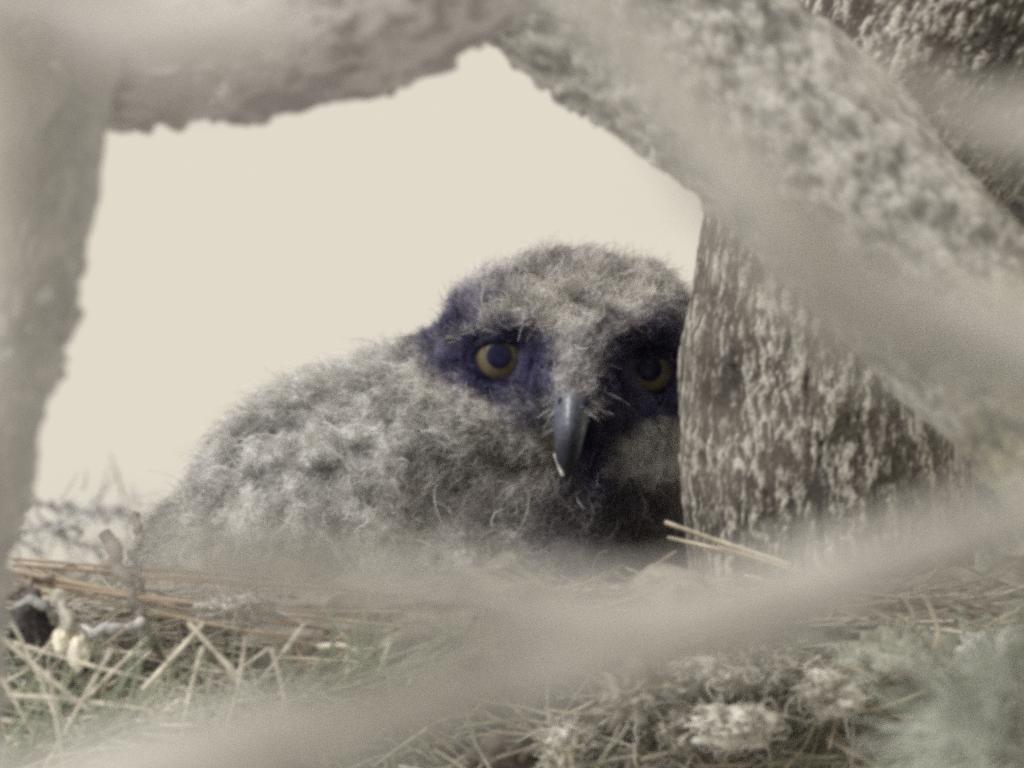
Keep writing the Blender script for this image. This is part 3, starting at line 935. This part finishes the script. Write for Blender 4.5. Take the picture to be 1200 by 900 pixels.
PALE = ((0.66, 0.63, 0.56), (0.40, 0.37, 0.31))
lump('lichen_clump', 852, 790, -.30, 30, 20, .012, *PALE, 1, 'smooth oval pale lichen clump, left of the pair under the trunk', 'lichen')
lump('lichen_clump', 975, 812, -.305, 38, 20, .012, *PALE, 2, 'long cream lichen clump right of the oval one', 'lichen')
lump('lichen_clump', 862, 852, -.31, 46, 20, .012, *PALE, 3, 'wide pale lichen clump lowest below the trunk', 'lichen', None, .7)
lump('lichen_clump', 918, 788, -.30, 18, 18, .009, (0.48, 0.46, 0.40), (0.33, 0.31, 0.25), 4, 'small knobbly grey lichen clump between two cream ones', 'lichen', None, .8, 1.6)
lump('lichen_clump', 1170, 775, -.30, 36, 28, .012, (0.62, 0.60, 0.56), (0.4, 0.38, 0.34), 5, 'ragged white lichen clump at the right edge', 'lichen', None, .9, 1.4)
lump('lichen_clump', 1135, 812, -.305, 20, 14, .008, (0.55, 0.54, 0.52), (0.38, 0.37, 0.34), 6, 'small white lichen crumb beneath the ragged clump at right', 'lichen', None, .8)
lump('lichen_clump', 745, 815, -.30, 26, 28, .010, (0.50, 0.47, 0.41), (0.28, 0.25, 0.20), 7, 'frayed grey lichen clump above the curved straw', 'lichen', None, 1.0, 1.6)
lump('lichen_clump', 790, 800, -.295, 26, 18, .010, *PALE, 8, 'pale tilted lichen clump beside the frayed grey one', 'lichen', None, .8)
lump('lichen_clump', 800, 855, -.30, 24, 22, .010, (0.40, 0.37, 0.31), (0.22, 0.2, 0.16), 9, 'dull grey lichen clump left of the lowest wide one', 'lichen', None, 1.0, 1.6)
lump('lichen_clump', 660, 885, -.31, 16, 22, .008, (0.66, 0.64, 0.58), (0.42, 0.38, 0.3), 10, 'bright upright lichen flake at the bottom edge', 'lichen', None, .9)
lump('lichen_clump', 200, 838, -.318, 26, 14, .008, (0.64, 0.61, 0.54), (0.48, 0.42, 0.32), 12, 'cream lichen flake among green needles at left', 'lichen', None, .8)
lump('lichen_clump', 280, 712, -.30, 34, 9, .008, (0.60, 0.57, 0.52), (0.4, 0.36, 0.32), 13, 'flat pale lichen patch under the long brown needles', 'lichen', None, .8)
lump('lichen_clump', 590, 880, -.30, 34, 22, .010, (0.07, 0.06, 0.05), (0.12, 0.10, 0.08), 14, 'dark mossy lump below the curved straw', 'moss', None, .6)
lump('lichen_clump', 1060, 790, -.285, 60, 40, .014, (0.22, 0.22, 0.17), (0.34, 0.33, 0.27), 15, 'large grey green lichen mound behind the needle fan', 'lichen', None, .7, 1.5)
# dark pellet and its neighbours at the left end
lump('owl_pellet', 38, 728, -.315, 22, 25, .009, (0.028, 0.025, 0.028), (0.09, 0.075, 0.072), 21, 'black pellet at the left edge of the nest', 'pellet', None, .95, 1.3)
lump('shell_fragment', 72, 750, -.322, 10, 14, .004, (0.74, 0.70, 0.58), (0.6, 0.54, 0.42), 22, 'upper cream fragment beside the black pellet', 'fragment', None, .4)
lump('shell_fragment', 92, 766, -.324, 10, 18, .004, (0.72, 0.68, 0.58), (0.58, 0.52, 0.42), 23, 'lower cream fragment next to the grey knobbed twig', 'fragment', None, .5)


def knobbed(name, pts, rpx, col, label, cat):
    p = np.array([at(*q) for q in pts])
    path = catmull(p, 12)
    n = len(path)
    T, N, B = frames(path)
    s = np.concatenate([[0], np.cumsum(np.linalg.norm(np.diff(path, axis=0), axis=1))])
    r = rpx * PX * (0.82 + 0.3 * np.abs(np.sin(s / (rpx * PX * 1.5) * math.pi / 2)))
    r[0] *= .3; r[-1] *= .3
    th = np.linspace(0, 2 * math.pi, 20, endpoint=False)
    rad = np.cos(th)[None, :, None] * N[:, None] + np.sin(th)[None, :, None] * B[:, None]
    P0 = (path[:, None] + rad * r[:, None, None]).reshape(-1, 3)
    nz = fbm(P0 / .003, 3, 55) - .5
    P = P0 + rad.reshape(-1, 3) * (nz * .0032)[:, None]
    c = np.asarray(col)[None] * (1 + .9 * nz)[:, None]
    o = link_at(name, mesh_from(name, P, tube_faces(n, 20), c), M_LUMP, None, path[0], label=label, cat=cat)
    return o


knobbed('lichen_twig', [(63, 694, -.318), (74, 712, -.322), (84, 736, -.324), (96, 748, -.32)], 8.5, (0.34, 0.32, 0.27), 'grey knobbed twig crusted with lichen beside the black pellet', 'twig')
knobbed('lichen_twig', [(20, 712, -.32), (38, 704, -.325), (55, 714, -.325), (66, 730, -.32)], 5, (0.26, 0.25, 0.23), 'short grey bent twig arching over the black pellet', 'twig')

# straw pair in front of the trunk foot
sp = empty('straw_needles', at(915, 665, -0.155), 'pale straw needle pair standing out against the trunk foot', 'needles')
spb = at(915, 665, -0.155)
needle('pine_needle', [(925, 662, -.155), (850, 637, -.158), (779, 612, -.16)], 8, (0.66, 0.58, 0.47), sp, spb)
needle('pine_needle', [(915, 664, -.156), (850, 646, -.16), (782, 630, -.162)], 7, (0.60, 0.52, 0.41), sp, spb)
needle('pine_needle', [(940, 672, -.156), (880, 652, -.162), (840, 640, -.163)], 5, (0.55, 0.47, 0.37), sp, spb)


# green sprigs
def sprig(label, stem, n, length, width, cols, spread, group=None):
    p = catmull(np.array([at(*q) for q in stem]), 8)
    o = empty('pine_sprig', p[0], label, 'sprig', group)
    link_at('stem', mesh_from('stem', *twig_geo(p, .0022, .0012, (0.2, 0.17, 0.12), 3)), M_BARK, o, p[0])
    ax = np.gradient(p, axis=0); ax /= np.linalg.norm(ax, axis=1)[:, None]
    h_ = -17
    link_at('needles', mesh_from('needles', *needle_cloud(p[h_:], ax[h_:], n, length, width, cols, spread)), M_NEEDLE, o, p[0], kind='stuff')


SAGE = [(0.40, 0.41, 0.35), (0.34, 0.365, 0.30), (0.44, 0.44, 0.39), (0.31, 0.345, 0.27)]
LEAF = [(0.31, 0.335, 0.235), (0.37, 0.385, 0.28), (0.25, 0.285, 0.20)]
sprig('blurred grey green pine sprig fanning over the bottom right', [(1460, 705, -.62), (1400, 690, -1.0), (1290, 715, -1.4), (1250, 735, -1.5), (1190, 765, -1.55), (1120, 815, -1.6)], 120, .055, .0016, SAGE, .38)
sprig('blurred pine sprig in the bottom right corner below the fan', [(1490, 790, -.60), (1400, 860, -.70), (1260, 900, -.8), (1180, 880, -.85), (1110, 870, -.85)], 110, .05, .0013, SAGE, .5)
sprig('green pine sprig in the bottom left corner', [(-110, 870, -.84), (-90, 920, -.6), (-30, 920, -.46), (60, 880, -.44), (150, 850, -.45)], 150, .05, .0012, LEAF, .6)
sprig('green pine sprig under the middle of the long brown needles', [(170, 900, -.30), (220, 890, -.38), (330, 830, -.42), (450, 790, -.43)], 170, .045, .0012, LEAF, .6)


# ------------------------------------------------------------------ the near pine whose boughs blur across the view
NX, NY = -1.35, -3.9
ngz = float(ground_z(np.array([NX]), np.array([NY]))[0])
FB = np.array([NX, NY, ngz])
near = empty('pine_tree', FB, 'near pine whose out of focus boughs cross in front of the nest', 'tree')
ctrl = [[NX, NY, ngz - .15, .16], [NX, NY, ngz + 1, .11], [NX + .03, NY, 4, .09], [NX, NY, 5, .08], [NX - .02, NY, 6.5, .05], [NX, NY, 8.2, .012]]
link_at('trunk', bark_tube('trunk', ctrl, 60, .01, .03, surf_limb(91)), M_BARK, near, FB)
BLC = ((0.38, 0.36, 0.32), (0.48, 0.46, 0.42))


def bough(start_z, pts, label, colA=BLC[0], colB=BLC[1], seed=100, twigs=6, spread=(150, 90, 0)):
    rows = [[NX, NY, start_z, .028], [NX * .75, NY + .02, (start_z + at(*pts[0][:3])[2]) / 2 - .03, .024]] if start_z else []
    rows += [mmpx(*p) for p in pts]
    me = bark_tube('bough', rows, 36, .004, .01, surf_limb(seed, colA, colB, 1.2))
    o = link_at('bough', me, M_BARK, near, FB, label=label)
    geo = []
    for k in range(twigs):
        i = random.randrange(len(pts) - 1)
        t = random.random()
        a = np.array(pts[i][:3]) * (1 - t) + np.array(pts[i + 1][:3]) * t
        a[0] += random.uniform(-60, 60); a[1] += random.uniform(-.35, .35) * spread[1] + spread[2]
        b = a + np.array([random.uniform(-1, 1) * spread[0], random.uniform(-.5, .5) * spread[1], random.uniform(-.2, .2)])
        geo.append(twig_geo(twig_path(at(*a), at(*b), .004, 6), .0009, .0005, colB, seed + k, 5))
    if geo:
        link_at('twigs', mesh_from('twigs', *join(geo)), M_BARK, o, FB, kind='stuff')
    return o


bough(4.3, [(-700, 1230, -4.0, 44), (-200, 1030, -4.0, 46), (180, 912, -4.0, 48), (420, 846, -4.0, 46), (620, 792, -4.0, 44), (800, 738, -4.0, 44), (960, 690, -4.0, 46), (1100, 640, -4.0, 46), (1220, 600, -4.0, 44), (1500, 500, -4.0, 34), (1900, 380, -4.0, 8)],
      'blurred bough slanting from the bottom left up to the right edge', seed=101, twigs=60, spread=(170, 95, -8))
bough(0, [(960, 690, -4.0, 36), (820, 712, -4.0, 34), (660, 706, -4.0, 34), (480, 684, -4.0, 32), (320, 662, -4.0, 30), (220, 645, -4.0, 20), (170, 636, -4.0, 6)],
      'blurred side bough lying across the foot of the owl', seed=111, twigs=70, spread=(150, 110, 5))
bough(5.6, [(-500, -450, -4.2, 34), (200, -240, -4.2, 36), (540, -90, -4.2, 36), (735, 58, -4.2, 44), (872, 218, -4.2, 42), (970, 325, -4.2, 50), (1085, 378, -4.2, 48), (1210, 395, -4.2, 42), (1500, 500, -4.2, 30), (1900, 600, -4.2, 8)],
      'blurred bough crossing in front of the thick slanting limb', seed=121, twigs=0)
bough(0, [(850, 180, -4.2, 10), (940, 280, -4.2, 16), (1060, 350, -4.2, 20), (1140, 400, -4.2, 24), (1230, 450, -4.2, 20)],
      'blurred spray of dead twigs over the top of the trunk', seed=125, twigs=150, spread=(120, 130, 12))
bough(5.9, [(-300, -500, -4.2, 46), (-40, -140, -4.2, 50), (-10, 60, -4.2, 48), (-30, 380, -4.2, 46), (-70, 700, -4.2, 40), (-100, 1000, -4.2, 20)],
      'blurred hanging bough along the left edge', seed=131, twigs=20, spread=(50, 90, 0))
bough(5.7, [(-300, -330, -4.2, 34), (20, -60, -4.2, 50), (140, 25, -4.2, 56), (240, 40, -4.2, 50), (330, 30, -4.2, 30), (370, 20, -4.2, 8)],
      'blurred bough tip above the gap of sky', colA=(0.46, 0.435, 0.41), colB=(0.56, 0.53, 0.50), seed=141, twigs=0)
bough(0, [(990, 60, -4.2, 6), (1060, 110, -4.2, 24), (1140, 140, -4.2, 34), (1260, 160, -4.2, 38), (1380, 190, -4.2, 32), (1450, 300, -4.2, 28), (1440, 480, -4.2, 24)],
      'blurred bough tip entering below the top right corner', seed=151, twigs=20, spread=(90, 60, 0))
